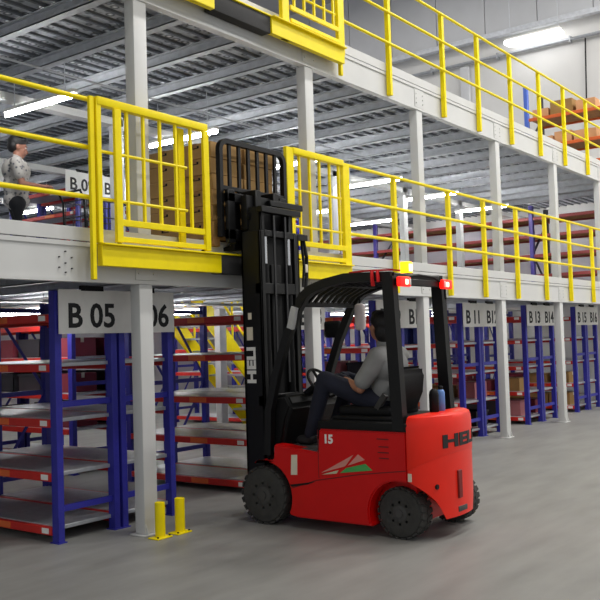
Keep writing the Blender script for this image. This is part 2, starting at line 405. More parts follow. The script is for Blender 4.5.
# ------------------------------------------------------------------ loading gates
def gate_panel(x0, x1, bars, mid, zd, left, label, grp):
    t = thing('safety_gate', label, 'safety gate', (x0, -.12, zd), grp); o = (x0, -.12, zd)
    def bx(a, b, c, d, n_, y0=-.15, y1=-.09): MB(o).box(a, b, y0, y1, zd + c, zd + d, .005, 1).build(n_, YEL, t)
    if left: bx(-.68, -.635, -.31, 1.14, 'post', -.135, -.1); bx(-.625, -.575, -.02, 1.14, 'post', -.148, -.1)
    else: bx(1.835, 1.955, -.2, 1.14, 'post', -.148, -.1); bx(2.86, 2.985, -.1, 1.12, 'post', -.148, -.1); bx(2.97, 3.02, -.31, 1.12, 'post', -.09, -.05)
    MB(o).box(-.62 if left else 1.94, .655 if left else 2.87, -.156, -.085, zd + 1.078, zd + 1.146, .01, 2).build('header_rail', YEL, t)
    f0, f1 = (-.45, .64) if left else (1.965, 2.85)
    if left: bx(-.455, -.385, -.006, 1.072, 'stile', -.17, -.135); bx(.58, .65, -.011, 1.072, 'stile', -.17, -.135); bx(.355, .43, .02, 1.074, 'stile', -.075, -.045)
    bx(f0, f1, .13, .185, 'rail', -.163, -.14); bx(f0, f1, -.0, .045, 'rail', -.163, -.14)
    g0, g1 = (-.565, .40) if left else (1.965, 2.845)
    for z in (.715, .335): MB(o).cyl((g0, -.12, zd + z), (g1, -.12, zd + z), .014, 8).build('cross_bar', YEL, t)
    for x in bars: MB(o).box(x - .011, x + .011, -.133, -.107, zd + .15, zd + 1.09).build('bar', YEL, t)
    # toe board with top flange
    tb0, tb1 = (-.6, .8) if left else (1.65, 2.965)
    MB(o).box(tb0, tb1, -.152, -.092, zd - .20, zd - .035, .004, 1).box(tb0, tb1, -.19, -.02, zd - .035, zd - .02, .003, 1).build('toe_board', YEL, t)
    mb = MB(o)
    for x in (f0 + .05, f1 - .06): mb.cyl((x - .012, -.13, zd - .012), (x + .012, -.13, zd - .012), .014, 10)
    mb.build('roller', BLKP, t)
LB = (-.29, -.108, .083, .269, .457); RB = (2.075, 2.253, 2.435, 2.624, 2.8)
for zd, nm in ((D1, 'middle'), (D2, 'upper')):
    gate_panel(-.7, .66, LB, None, zd, True, 'yellow barred gate on the %s deck, %s' % (nm, 'directly left of the raised carton load' if zd < 3 else 'left of the black rubber strip'), 'left loading gates')
    gate_panel(1.82, 3.0, RB, None, zd, False, 'yellow barred gate on the %s deck, %s' % (nm, 'right of the fork carriage' if zd < 3 else 'right of the black rubber strip'), 'right loading gates')
    t = thing('rubber_bumper', 'black rubber strip across the loading gap of the %s deck' % nm, 'bumper', (1.22, -.1, zd - .2)); o = (1.22, -.1, zd - .2)
    MB(o).box(.8, 1.65, -.135, -.015, zd - .20, zd - .03, .008, 2).build('strip', RUBM, t)
    MB(o).box(.8, 1.65, -.15, -.012, zd - .028, zd - .012, .003, 1).build('edge_angle', YEL, t)

# column guards
for x, yy, lab in ((-.05, -.155, 'left yellow steel bollard right at the foot of the grey column'), (.17, -.165, 'right yellow steel bollard of the pair, a little away from the column')):
    t = thing('bollard', lab, 'bollard', (x, yy, 0), 'bollards'); o = (x, yy, 0)
    MB(o).lathe((x, yy, 0), 2, [(.01, .042), (.29, .042), (.293, .036), (.29, .034), (.05, .034)], 24).build('tube', YEL, t)
    MB(o).box(x - .085, x + .085, yy - .06, yy + .06, 0, .012, .003, 1).build('base_plate', YEL, t)
    mb = MB(o)
    for sx in (-.066, .066): mb.cyl((x + sx, yy - .04, .01), (x + sx, yy - .04, .022), .009, 6)
    mb.build('bolt', BLKP, t)

# ------------------------------------------------------------------ shelving
SHZ = (.06, .495, .935, 1.39, 1.80)
def make_rack(nb, bay, W, label, detail):
    t = thing('shelving_unit', label, 'shelving', (0, 0, 0), 'blue and red shelving units')
    ys = [i * bay for i in range(nb + 1)]
    for y in ys:
        for x in (.033, W - .033):
            mb = MB().box(x - .033, x + .033, y - .04, y + .04, .0, 2.06, .004, 1).box(x - .045, x + .045, y - .055, y + .055, 0, .008)
            if detail:
                for z in [i * .1 + .12 for i in range(19)]: mb.box(x - .012, x + .012, y - .0415, y + .0415, z, z + .035)
            mb.build('upright', BLUE, t)
        for z in (.27, 1.12, 1.98): MB().box(.06, W - .06, y - .015, y + .015, z - .025, z + .025).build('tie_bar', BLUE, t)
        if y != ys[0]:
            MB().sweep([(.05, y, .3), (W - .05, y, 1.1)], .03, .012, (0, 1, 0)).build('brace', BLUE, t); MB().sweep([(.05, y, 1.95), (W - .05, y, 1.15)], .03, .012, (0, 1, 0)).build('brace', BLUE, t)
    for b in range(nb):
        y0, y1 = ys[b] + .04, ys[b + 1] - .04
        for z in SHZ:
            for sx, x in ((-1, .012), (1, W - .012)):
                bm_ = MB().box(x - .022, x + .022, y0, y1, z, z + .065, .004, 1).build('beam', RED, t)
                if detail and b == 0:
                    xx = x + sx * .0235
                    MB().box(xx - .0015, xx + .0015, y0 + .03, y0 + .12, z + .012, z + .056).build('price_label', WHT, bm_)
                    MB().box(xx - .0015, xx + .0015, y0 + .55, y0 + .8, z + .008, z + .06).build('sticker', ORNG, bm_)
            MB().box(.036, W - .036, y0 - .03, y1 + .03, z + .04, z + .072, .003, 1).build('shelf', GALV, t)
    return t
W = .66
near = make_rack(1, 1.84, W, '', True); far = make_rack(2, 1.9, W, '', False)
far['group'] = 'rear shelving units on the ground floor'
def xoff(k, side): return k * S + (-.625 if side == 0 else .062)
def sgn(k, side): return 'B %02d' % (5 + 2 * k + side)
first = True
for k in range(0, 6):
    for side in (0, 1):
        loc = (xoff(k, side), .46, 0); lab = 'blue and red shelving unit at the aisle front under the %s side of its sign' % sgn(k, side)
        lab = 'blue and red ground floor shelving unit standing under the %s sign lettering' % sgn(k, side)
        if first: near.location = loc; near['label'] = lab; first = False
        else: copy_tree(near, loc, lab)
first = True
for k, side in ((0, 1), (1, 0), (1, 1), (3, 1), (4, 0), (4, 1), (5, 0), (5, 1)):
    y = 3.35 if k not in (1,) or side == 0 else 5.3
    if k == 1 and side == 1: y = 3.35
    loc = (xoff(k, side), y, 0); lab = 'blue and red shelving run farther back, in line behind the %s unit' % sgn(k, side)
    if first: far.location = loc; far['label'] = lab; first = False
    else: copy_tree(far, loc, lab)
for k in (2, 3, 4):
    for side in (0, 1):
        copy_tree(near, (xoff(k, side), 6.2, D1), 'blue and red middle deck shelving unit, double row %d from left, %s side' % (k - 1, ('left', 'right')[side]), 'shelving units on the middle deck')
def sign(k, x, y, z, n1, n2, where):
    t = thing('aisle_sign', 'white aisle sign reading B %02d and B %02d %s' % (n1, n2, where), 'sign', (x, y, z), 'aisle signs'); o = (x, y, z)
    MB(o).box(x - .65, x + .67, y - .006, y + .006, z, z + .37, .002, 1).build('board', WHT, t)
    MB(o).text('B %02d' % n1, .285, textM(x - .57, y - .008, z + .055, '-y'), .002, .006).build('lettering', BLKT, t)
    MB(o).text('B', .285, textM(x + .165, y - .008, z + .055, '-y'), .002, .006).text('%02d' % n2, .285, textM(x + .315, y - .008, z + .055, '-y'), .002, .006).build('lettering', BLKT, t)
    for sx in (-.3, .3): MB(o).box(x + sx - .12, x + sx + .12, y - .012, y + .02, z + .36, z + .405).build('hanger', BLKP, t)
for k in range(0, 6): sign(k, k * S + .05, .40, 1.70, 5 + 2 * k, 6 + 2 * k, 'on the ground floor')
sign(1, 1 * S - .3, 6.1, D1 + 1.72, 7, 8, 'on the middle deck')
sign(2, 2 * S - .28, 6.1, D1 + 1.72, 9, 10, 'on the middle deck')

# goods on the shelves
def goods(x, y, z, sx, sy, sz, m_, name, label, cat, grp, lid=None):
    t = thing(name, label, cat, (x, y, z), grp); o = (x, y, z)
    if cat == 'tote':
        mb = MB(o); q = .012
        mb.box(x, x + sx, y, y + sy, z, z + q); mb.box(x, x + q, y, y + sy, z, z + sz); mb.box(x + sx - q, x + sx, y, y + sy, z, z + sz)
        mb.box(x, x + sx, y, y + q, z, z + sz); mb.box(x, x + sx, y + sy - q, y + sy, z, z + sz); mb.build('bin', m_, t)
        MB(o).box(x - .012, x + sx + .012, y - .012, y + q, z + sz - .03, z + sz).box(x - .012, x + q, y, y + sy, z + sz - .03, z + sz).box(x + sx - q, x + sx + .012, y, y + sy, z + sz - .03, z + sz).box(x - .012, x + sx + .012, y + sy - q, y + sy + .012, z + sz - .03, z + sz).build('rim', m_, t)
    else:
        MB(o).box(x, x + sx, y, y + sy, z, z + sz, .004, 1).build('box', m_, t)
        MB(o).box(x + sx / 2 - .025, x + sx / 2 + .025, y - .001, y + sy + .001, z + sz - .06, z + sz + .001).build('tape', CREAM, t)
rng = random.Random(3)
shz = [z + .073 for z in SHZ]
lv = ['bottom', 'second', 'third', 'fourth', 'top']
for k, side, lvls in ((2, 1, (0, 1, 2)), (3, 0, (0,)), (3, 1, (0, 1)), (4, 0, (0, 1)), (4, 1, (0,)), (5, 0, (0, 1))):
    for L in lvls:
        yy = .62
        j = 0
        while yy < 1.9:
            sy = rng.choice((.3, .36, .42)); m_ = rng.choice((MAROON, MAROON, CART, PLASB, CART, ROSE))
            if yy + sy < 2.2:
                tote = m_ in (PLASB, TOTE); j += 1
                goods(xoff(k, side) + .1, yy, shz[L], .45, sy, rng.uniform(.18, .27), m_, 'storage_tote' if tote else 'carton',
                      '%s %s, %s from front on the %s shelf under sign %s' % ({'dark_bin': 'dark grey', 'maroon_box': 'maroon', 'dusty_pink_box': 'dusty pink', 'brown_cardboard': 'brown', 'blue_tote': 'blue'}[m_.name], 'storage tote' if tote else 'carton', ['first', 'second', 'third', 'fourth'][j - 1], lv[L], sgn(k, side)),
                      'tote' if tote else 'carton', 'goods on the ground floor shelves')
            yy += sy + rng.uniform(.03, .12)
for side in (0, 1):
    for L in (1, 2, 3):
        for j in range(3):
            m_ = rng.choice((PLASB, MAROON, PLASB))
            goods(xoff(1, side) + .1, 3.5 + j * .58, shz[L], .45, .46, .24, m_, 'storage_tote' if m_ is PLASB else 'carton', '%s, %s from front, %s shelf of the run behind %s' % ('dark grey storage tote' if m_ is PLASB else 'maroon carton', ['first', 'second', 'third'][j], lv[L], sgn(1, side)), 'tote' if m_ is PLASB else 'carton', 'goods on the rear shelving run')
for i in range(2):
    goods(xoff(3, 0) + .06, .95 + i * .42, shz[3], .4, .34, .28, TOTE, 'storage_tote', 'bright blue tote high on the shelf behind the forklift rear pillar, %s one' % ('front', 'back')[i], 'tote', 'goods on the ground floor shelves')

# long pallet racks by the end wall on the middle and the upper deck
def pallet_rack(z0, top, beams, bm_m, ys, label, up_m):
    x0, x1 = 13.6, 14.5; t = thing('pallet_rack', label, 'pallet rack', (x0, ys[0], z0)); o = (x0, ys[0], z0)
    for y in ys:
        MB(o).box(x0 - .05, x0 + .05, y - .045, y + .045, z0, z0 + top, .005, 1).build('upright', up_m, t)
        MB(o).box(x1 - .05, x1 + .05, y - .045, y + .045, z0, z0 + top, .005, 1).build('upright', DARKP, t)
        z = z0 + .15; s = 0
        while z + .75 <= z0 + top:
            a, b = (x0, x1) if s else (x1, x0)
            MB(o).sweep([(a, y, z), (b, y, z + .75)], .04, .03, (0, 1, 0)).build('brace', DARKP, t); z += .75; s = 1 - s
    for i in range(len(ys) - 1):
        for z in beams:
            for x in (x0, x1): MB(o).box(x - .025, x + .025, ys[i] + .045, ys[i + 1] - .045, z0 + z + .03, z0 + z + .10, .006, 1).build('beam', bm_m, t)
            MB(o).box(x0 + .03, x1 - .03, ys[i] + .05, ys[i + 1] - .05, z0 + z + .07, z0 + z + .1).build('shelf', WOODP, t)
    return t
YS = [.35, 1.95, 6.05, 10.1]
pallet_rack(D1, 2.0, (.35, .80, 1.24, 1.64), mat('brick_red_beam', (150, 58, 56), .5), YS, 'long purple and red pallet rack along the end wall on the middle deck', PURP)
pallet_rack(D2, 2.25, (.3, .78, 1.42), ORNG, [.15, 1.95], 'blue and orange pallet rack against the end wall on the upper deck', mat('light_blue_post', (88, 120, 214), .45))
for i, (y, sy, sz, m_) in enumerate(((.45, .5, .22, PEACH), (1.0, .38, .26, PEACH), (1.42, .4, .2, PEACH))):
    goods(13.72, y, D2 + .891 , .65, sy, sz, m_, 'carton', 'pale peach carton on the lower upper-deck rack shelf, %s from right' % ['first', 'second', 'third'][i], 'carton', 'goods on the upper deck rack')
for i, (y, sy, sz, m_) in enumerate(((.45, .42, .24, PEACH), (.95, .5, .32, CART), (1.5, .36, .2, PEACH))):
    goods(13.72, y, D2 + 1.531 , .65, sy, sz, m_, 'carton', '%s carton on the top shelf of the upper deck rack, %s from right' % ('brown' if m_ is CART else 'pale peach', ['first', 'second', 'third'][i]), 'carton', 'goods on the upper deck rack')

# yellow staircase deep in the aisle
t = thing('staircase', 'yellow steel staircase climbing to the middle deck behind the shelving', 'staircase', (4.75, 4.0, 0)); o = (4.75, 4.0, 0)
sx0, sx1 = 4.75, 7.05
for y in (4.0, 4.86): MB(o).prism([(sx0, D1 - .02), (sx0 + .22, D1 - .02), (sx1 + .22, 0), (sx1 - .02, 0), (sx0, D1 - .27)], 1, y, y + .035, .003, 1).build('stringer', YEL, t)
for i in range(11):
    f = (i + .5) / 11.5; MB(o).box(sx0 + .1 + (sx1 - sx0) * f - .13, sx0 + .1 + (sx1 - sx0) * f + .13, 4.035, 4.86, D1 * (1 - f) - .05, D1 * (1 - f) - .02).build('tread', GALV, t)
for y in (4.02, 4.88):
    for f in (.06, .36, .66, .95): MB(o).cyl((sx0 + .12 + (sx1 - sx0) * f, y, D1 * (1 - f) - .1), (sx0 + .12 + (sx1 - sx0) * f, y, D1 * (1 - f) + .85), .02, 8).build('baluster', YEL, t)
    for h in (.45, .87): MB(o).cyl((sx0 + .12, y, D1 + h - .02), (sx1 + .1, y, h + .02), .02, 8).build('handrail', YEL, t)

# ------------------------------------------------------------------ forklift
FX = 1.245; O = (FX, -1.3, 0); XN, XF = .77, 1.72
fl = thing('forklift', 'red and black electric forklift parked facing the loading gate with its mast raised', 'forklift', O)
def F(): return MB(O)
def arc(cy, cz, r, a0, a1, n=12): return [(cy + r * math.cos(math.radians(a0 + (a1 - a0) * i / n)), cz + r * math.sin(math.radians(a0 + (a1 - a0) * i / n))) for i in range(n + 1)]
prof = [(-2.03, .848), (-1.20, .848), (-1.185, .66), (-1.16, .655), (-.72, .70), (-.71, .56), (-.50, .535)] + arc(-.60, .25, .295, 68, 208, 14) + [(-.95, .095), (-1.70, .095)] + arc(-1.93, .2, .265, -20, 112, 10)[0:]
prof = prof[:-1] + [(-2.03, .46)]
# wheel arches cut through: side panels are the two skins, a chassis fills the middle
body = F().prism(prof, 0, XN, XN + .14, .012, 2).prism(prof, 0, XF - .14, XF, .012, 2).box(XN + .14, XF - .14, -2.03, -1.2, .12, .846).box(XN + .14, XF - .14, -1.2, -.72, .12, .64).build('body', FRED, fl)
F().prism([(-.89, .337), (-1.162, .424), (-1.6, .503), (-2.02, .556), (-2.02, .549), (-1.6, .496), (-1.162, .417), (-.89, .330)], 0, XN - .002, XN + .004).build('groove', mat('panel_gap', (96, 4, 4), .6), body)
F().prism([(-.885, .365), (-1.05, .392), (-1.152, .41), (-1.07, .379), (-.9, .348)], 0, XN - .003, XN + .004).build('step_slot', BLKP, body)
F().box(XN - .001, XN + .004, -1.192, -1.187, .44, .84).build('panel_seam', MATS['panel_gap'], body)
mb = F()
for z, l in ((.785, .105), (.725, .09), (.68, .1), (.635, .09)): mb.box(XN - .003, XN + .004, -1.87, -1.87 + l, z, z + .008)
mb.build('vent_slot', MATS['panel_gap'], body)
F().text('15', .098, textM(XN - .002, -1.246, .735, '-x'), .002, .004).build('lettering', WHT, body)
F().prism([(-1.215, .487), (-1.538, .651), (-1.456, .555)], 0, XN - .003, XN + .003).prism([(-1.583, .657), (-1.647, .617), (-1.482, .562)], 0, XN - .003, XN + .003).build('decal', PINK, body)
F().prism([(-1.405, .498), (-1.466, .542), (-1.65, .586), (-1.713, .538)], 0, XN - .003, XN + .003).build('decal', GRN, body)
F().prism([(-1.22, .472), (-1.39, .52), (-1.37, .491)], 0, XN - .003, XN + .003).build('decal', mat('pale_green_decal', (196, 196, 160), .5), body)
F().prism([(-.908, .617), (-.97, .621), (-.965, .453), (-.898, .449)], 0, XN - .003, XN + .003).build('sticker', CREAM, body)
# counterweight: rounded plan, lofted
def cw_ring(z, s, front):
    a, b = (XF - XN) / 2 * s, .225 * s; pts = []
    for i in range(25):
        th = PI * i / 24; c, sn = math.cos(th), math.sin(th); e = 2 / 2.0
        pts.append((FX - a * (abs(c) ** e) * (1 if c > 0 else -1), -2.035 - b * (sn ** e), z))
    return [(x, y, z + (.11 * (-2.035 - y) / .22 if z < .6 else 0)) for x, y, z in [(FX - a, front, z)] + pts + [(FX + a, front, z)]]
def loft(rings):
    mb = F(); R = [[mb.bm.verts.new(Vector(p) - mb.o) for p in r] for r in rings]
    n_ = len(R[0])
    for A, B in zip(R, R[1:]):
        for j in range(n_): mb.bm.faces.new((A[j], A[(j + 1) % n_], B[(j + 1) % n_], B[j]))
    mb.bm.faces.new(R[0]); mb.bm.faces.new(R[-1]); return mb
up_r = [cw_ring(.555, .99, -2.032), cw_ring(.57, 1.0, -2.032), cw_ring(.88, 1.0, -2.032), cw_ring(.93, .985, -2.032), cw_ring(.96, .95, -2.032), cw_ring(.972, .88, -2.032)]
cw = loft(up_r).build('counterweight', FRED_LIT, fl)
# lower counterweight with arches over the rear wheels
def cw_low():
    mb = F(); cols = []
    pl = cw_ring(0, .985, -2.032)
    for (x, y, _) in pl:
        d = y - (-1.93)
        zlo = .16
        if abs(x - FX) > .2:
            rr = .285; dy = abs(d)
            if dy < rr: zlo = .2 + math.sqrt(max(0, rr * rr - dy * dy))
        zlo = min(zlo, .5)
        cols.append((x, y, zlo))
    A = [mb.bm.verts.new(Vector((x, y, z)) - mb.o) for x, y, z in cols]; B = [mb.bm.verts.new(Vector((x, y, .555 + .11 * (-2.035 - y) / .22)) - mb.o) for x, y, z in cols]
    n_ = len(A)
    for j in range(n_ - 1): mb.bm.faces.new((A[j], A[j + 1], B[j + 1], B[j]))
    inner = [mb.bm.verts.new(Vector((FX + (x - FX) * .8, -2.032 + (y + 2.032) * .45, max(z, .3))) - mb.o) for x, y, z in cols]
    for j in range(n_ - 1): mb.bm.faces.new((A[j], inner[j], inner[j + 1], A[j + 1]))
    mb.bm.faces.new(B); return mb
low = cw_low().build('shell', FRED_LIT, cw)
def arcpt(x, z, out=.004):
    a, b = (XF - XN) / 2, .225; c = max(-1, min(1, (x - FX) / a)); q = 2.0
    return Vector((x, -2.035 - b * (1 - abs(c) ** q) ** (1 / q) - out, z))
F().text('HELI', .135, lambda v: arcpt(.985 + v.x * 2.25, .715 + v.y, .003 + v.z), .002, .006).build('lettering', BLKT, cw)
F().box(XN - .003, XN + .004, -2.066, -2.036, .472, .533).build('sticker', CREAM, body)
mb = F(); mb.cyl(arcpt(.93, .42, .004), arcpt(.93, .42, -.02), .02, 14); mb.build('plug_hole', BLKP, cw)
p = arcpt(1.2, .4); F().box(p.x - .03, p.x + .03, p.y - .006, p.y + .03, .3, .52, .004, 1).build('tow_slot', mat('slot_dark_red', (120, 12, 6), .6), cw)
F().box(1.17, 1.32, -2.262, -2.2, .19, .235, .01).build('tow_pin', RIM, cw)
# deck, seat hood, seat
F().box(XN + .0, XF - .0, -2.04, -1.19, .849, .915, .012).box(XN + .12, XF - .12, -1.98, -1.25, .91, .945, .02).build('seat_deck', BLKP, fl)
st = F().box(1.0, 1.49, -1.76, -1.24, .935, 1.02, .035, 3).build('seat', BLKP, fl)
F().prism([(-1.70, .97), (-1.76, .95), (-1.84, 1.12), (-1.86, 1.29), (-1.83, 1.34), (-1.785, 1.34), (-1.765, 1.29), (-1.74, 1.12)], 0, 1.03, 1.44, .03, 3).build('backrest', BLKP, st)
F().sweep([(1.02, -1.62, 1.0), (1.0, -1.72, 1.12)], .03, .05).build('seat_bracket', RIM, st)
# floor, dash, steering
F().box(XN + .02, XF - .02, -1.19, -.70, .62, .672, .01).build('floor_plate', mat('grey_floor_mat', (66, 66, 66), .8), fl)
dash = F().prism([(-.74, .66), (-.55, .5), (-.52, .98), (-.62, 1.10), (-.80, 1.12), (-.86, 1.02), (-.80, .9)], 0, .86, 1.64, .03, 3).build('dash', BLKP, fl)
F().sweep([(1.2, -.74, 1.08), (1.2, -.92, 1.2)], .035, n=12).build('steering_column', BLKP, dash)
tw = Matrix.Translation(Vector((1.22, -.93, 1.2)) - Vector(O)) @ Matrix.Rotation(math.radians(50), 4, 'X')
mb = MB(); n1, n2 = 28, 8
V = [[mb.bm.verts.new(tw @ Vector(((.155 + .014 * math.cos(2 * PI * j / n2)) * math.cos(2 * PI * i / n1), (.155 + .014 * math.cos(2 * PI * j / n2)) * math.sin(2 * PI * i / n1), .014 * math.sin(2 * PI * j / n2)))) for j in range(n2)] for i in range(n1)]
for i in range(n1):
    for j in range(n2): mb.bm.faces.new((V[i][j], V[(i + 1) % n1][j], V[(i + 1) % n1][(j + 1) % n2], V[i][(j + 1) % n2]))
sw = mb.build('steering_wheel', BLKP, fl)
mb = MB()
for a in (90, 210, 330):
    q = math.radians(a); mb.sweep([tw @ Vector((0, 0, -.01)), tw @ Vector((.15 * math.cos(q), .15 * math.sin(q), 0))], .014, n=8)
mb.build('spoke', BLKP, sw)
F().box(1.22, 1.36, -.84, -.80, 1.1, 1.17, .01).build('display', RIM, dash)
mb = F()
for i in range(3): mb.sweep([(1.48 + .05 * i, -.80, 1.08), (1.48 + .05 * i, -.90, 1.2)], .008, n=8).ball((1.48 + .05 * i, -.90, 1.21), .018)
mb.build('control_lever', BLKP, dash)
# overhead guard
gd = thing('guard_tmp', '', '', O); bpy.data.objects.remove(gd)
xn, xf = XN + .035, XF - .10
mb = F()
roofp = [(-1.02, 1.895), (-1.06, 1.95), (-1.15, 2.01), (-1.3, 2.055), (-1.5, 2.085), (-1.94, 2.07)]
for x in (xn, xf): mb.sweep([(x, y, z) for y, z in roofp], .07, .075)
mb.box(xn, xf, -1.06, -1.0, 1.87, 1.915, .006, 1).box(xn, xf, -1.95, -1.89, 2.035, 2.10, .008, 1).box(xn, xf, -1.32, -1.26, 2.03, 2.075, .006, 1)
gd = mb.build('overhead_guard', BLACK, fl)
for x in (xn, xf):
    F().sweep([(x, -1.91, 2.07), (x, -1.93, 1.6), (x, -1.96, .9), (x, -1.96, .86)], .075, .10, (0, 1, 0)).build('pillar', BLACK, gd)
    F().sweep([(x, -1.2, 2.03), (x, -1.1, 1.985), (x, -1.0, 1.85), (x, -.86, 1.58), (x, -.75, 1.3), (x, -.66, .98), (x, -.64, .60)], .06, .07, (0, 1, 0)).build('pillar', BLACK, gd)
F().box(xn + .03, xf - .03, -1.92, -1.30, 2.078, 2.088).build('roof_sheet', BLACK, gd)
for i in range(8):
    x = xn + .09 + (xf - xn - .18) * i / 7
    F().sweep([(x, -1.03, 1.89), (x, -1.12, 1.975), (x, -1.29, 2.05), (x, -1.5, 2.07), (x, -1.95, 2.06)], .022, .03).build('roof_bar', BLACK, gd)
bc = F().box(1.13, 1.21, -1.90, -1.82, 2.088, 2.115, .004, 1).build('beacon_base', BLKP, fl)
F().box(1.13, 1.21, -1.90, -1.82, 2.115, 2.21, .01, 2).build('lens', BEAC, bc)
F().box(1.145, 1.195, -1.908, -1.88, 2.128, 2.19, .008, 2).build('lit_core', BEACC, bc)
F().box(xn, xf, -1.99, -1.945, 2.0, 2.055, .006, 1).build('lamp_bar', BLACK, gd)
for x, d in ((XN + .0, 1), (xf + .035, -1)):
    tl = F().box(min(x, x + d * .17), max(x, x + d * .17), -2.035, -1.992, 1.985, 2.065, .015, 2).build('tail_lamp', TAILR, fl)
    F().box(min(x + d * .07, x + d * .12), max(x + d * .07, x + d * .12), -2.042, -2.02, 2.0, 2.045, .008, 1).build('lit_lens', TAILW, tl)
    F().box(min(x + d * .135, x + d * .155), max(x + d * .135, x + d * .155), -2.042, -2.02, 1.998, 2.05, .004, 1).build('reflector', WHT, tl)
mb = F().sweep([(XN + .1, -1.96, 2.06), (1.15, -1.985, 2.09), (1.4, -1.985, 2.08), (1.48, -2.0, 2.05), (1.52, -1.99, 2.09), (1.57, -2.0, 2.03), (1.6, -1.99, 1.9)], .01, n=8)
mb.build('lamp_cable', BLKP, gd)
# wheels
def wheel(cx, cy, R, wd, name='wheel', lug=.07):
    out = -1 if cx < FX else 1
    x0 = cx
    t = F().lathe((x0, cy, R), 0, [(-wd / 2, R * .56), (-wd / 2 - .004, R * .66), (-wd / 2 + .004, R * .9), (-wd / 2 + .03, R * .975), (wd / 2 - .03, R * .975), (wd / 2 - .004, R * .9), (wd / 2 + .004, R * .66), (wd / 2, R * .56)], 40).build(name, RUB, fl)
    mb = F(); nl = 22
    for i in range(nl):
        a = 2 * PI * i / nl; 
        for s in (-1, 1):
            c = Vector((x0 + s * wd * .26, cy, R)); M = Matrix.Translation(c - mb.o) @ Matrix.Rotation(a + s * .07, 4, 'X') @ Matrix.Translation((0, 0, R * .965)) @ Matrix.Rotation(s * .25, 4, 'Z') @ Matrix.Diagonal((wd * .46, R * .19, R * lug, 1))
            q = bmesh.new(); bmesh.ops.create_cube(q, size=1, matrix=M); mb._add(q)
    mb.build('tread', RUB, t)
    r = F().lathe((x0 + out * (wd / 2 - .03), cy, R), 0, [(-.03 * out, R * .57), (.02 * out, R * .56), (.0, R * .5), (.012 * out, R * .36), (.03 * out, R * .3), (.035 * out, R * .16)], 32).build('rim', RIM, t)
    mb = F()
    for i in range(8):
        a = 2 * PI * i / 8; yy, zz = cy + R * .42 * math.cos(a), R + R * .42 * math.sin(a)
        mb.cyl((x0 + out * (wd / 2 - .03), yy, zz), (x0 + out * (wd / 2 + .0), yy, zz), .011, 6)
    mb.build('wheel_nut', GALV, r)
    F().cyl((x0 + out * (wd / 2 - .02), cy, R), (x0 + out * (wd / 2 + .015), cy, R), R * .15, 16).build('hub', RIM, r)
wheel(.855, -.585, .25, .17, lug=.058); wheel(XF - .085, -.585, .25, .17, lug=.058)
wheel(.93, -1.905, .204, .17); wheel(XF - .03, -1.95, .204, .17)
F().box(.96, 1.53, -.65, -.52, .19, .31, .02).build('axle', BLKP, fl)
F().box(1.0, 1.5, -1.95, -1.86, .15, .3, .02).build('axle', BLKP, fl)
# mast
ms = thing('m', '', '', O); bpy.data.objects.remove(ms)
MX0, MX1 = .97, 1.56
mast = F().box(MX0, MX1, -.42, -.36, .12, .2).build('mast', BLKM, fl)
for a, b, c, d, e in ((0, 0, -.40, 1.0, 1.1), (0, 0, -.40, 2.02, 2.12), (.08, .16, -.41, 2.55, 2.61)): F().box(MX0 + a, MX1 + b, -.465, c, d, e, .005, 1).build('cross_member', BLKM, mast)
for x, s in ((MX0, 1), (MX1, -1)):
    mb = F().box(min(x, x + s * .025), max(x, x + s * .025), -.47, -.24, .09, 2.6, .004, 1)
    mb.box(min(x, x + s * .07), max(x, x + s * .07), -.47, -.445, .09, 2.6, .004, 1).box(min(x, x + s * .07), max(x, x + s * .07), -.265, -.24, .09, 2.6, .004, 1); mb.build('mast_rail', BLKM, mast)
    a = x + s * .05
    mb = F().box(min(a, a + s * .022), max(a, a + s * .022), -.44, -.22, .5, 2.83, .004, 1).box(min(a, a + s * .06), max(a, a + s * .06), -.44, -.418, .5, 2.83, .004, 1).box(min(a, a + s * .06), max(a, a + s * .06), -.24, -.22, .5, 2.83, .004, 1); mb.build('mast_rail', BLKM, mast)
    F().cyl((x + s * .12, -.43, .2), (x + s * .12, -.43, 1.5), .035, 16).build('lift_cylinder', BLKP, mast)
    F().cyl((x + s * .12, -.43, 1.5), (x + s * .12, -.43, 2.3), .03, 14).build('cylinder_sleeve', BLKP, mast)
    F().cyl((x + s * .12, -.43, 2.3), (x + s * .12, -.43, 2.55), .02, 14).build('piston_rod', CHROME, mast)
F().box(MX0 + .04, MX1 + .05, -.47, -.40, 2.77, 2.83, .006, 1).build('cross_member', BLKM, mast)
F().box(MX0 + .22, MX1 - .22, -.42, -.30, .3, 2.3, .01).build('hose_guard', BLKP, mast)
F().box(MX0 + .02, MX1 - .02, -.40, -.385, .4, 2.56).build('mesh_screen', BLKP, mast)
mb = F()
for x in (1.18, 1.35): mb.box(x - .012, x + .012, -.475, -.465, 1.2, 2.75)
mb.build('lift_chain', mat('chain_steel', (40, 40, 42), .5, .3), mast)
mb = F().sweep([(1.70, -.42, 2.56), (1.72, -.44, 2.4), (1.70, -.45, 2.2), (1.66, -.46, 2.08)], .018, n=8).sweep([(1.67, -.42, 2.56), (1.66, -.45, 2.3), (1.62, -.46, 2.1)], .014, n=8)
mb.build('hydraulic_hose', BLKP, mast)
F().box(1.66, 1.7, -.47, -.44, 2.24, 2.32, .008).build('hose_clamp', CREAM, mast)
F().text('HELI', .135, textM(MX0 - .002, -.375, 1.205, '-x up') @ Matrix.Diagonal((1.27, 1, 1, 1)), .002, .006).build('lettering', WHT, mast)
F().box(MX0 - .003, MX0 + .002, -.355, -.285, 1.60, 1.72).build('warning_sticker', CREAM, mast)
F().box(MX0 - .003, MX0 + .002, -.345, -.305, 1.79, 1.85).build('warning_sticker', CREAM, mast)
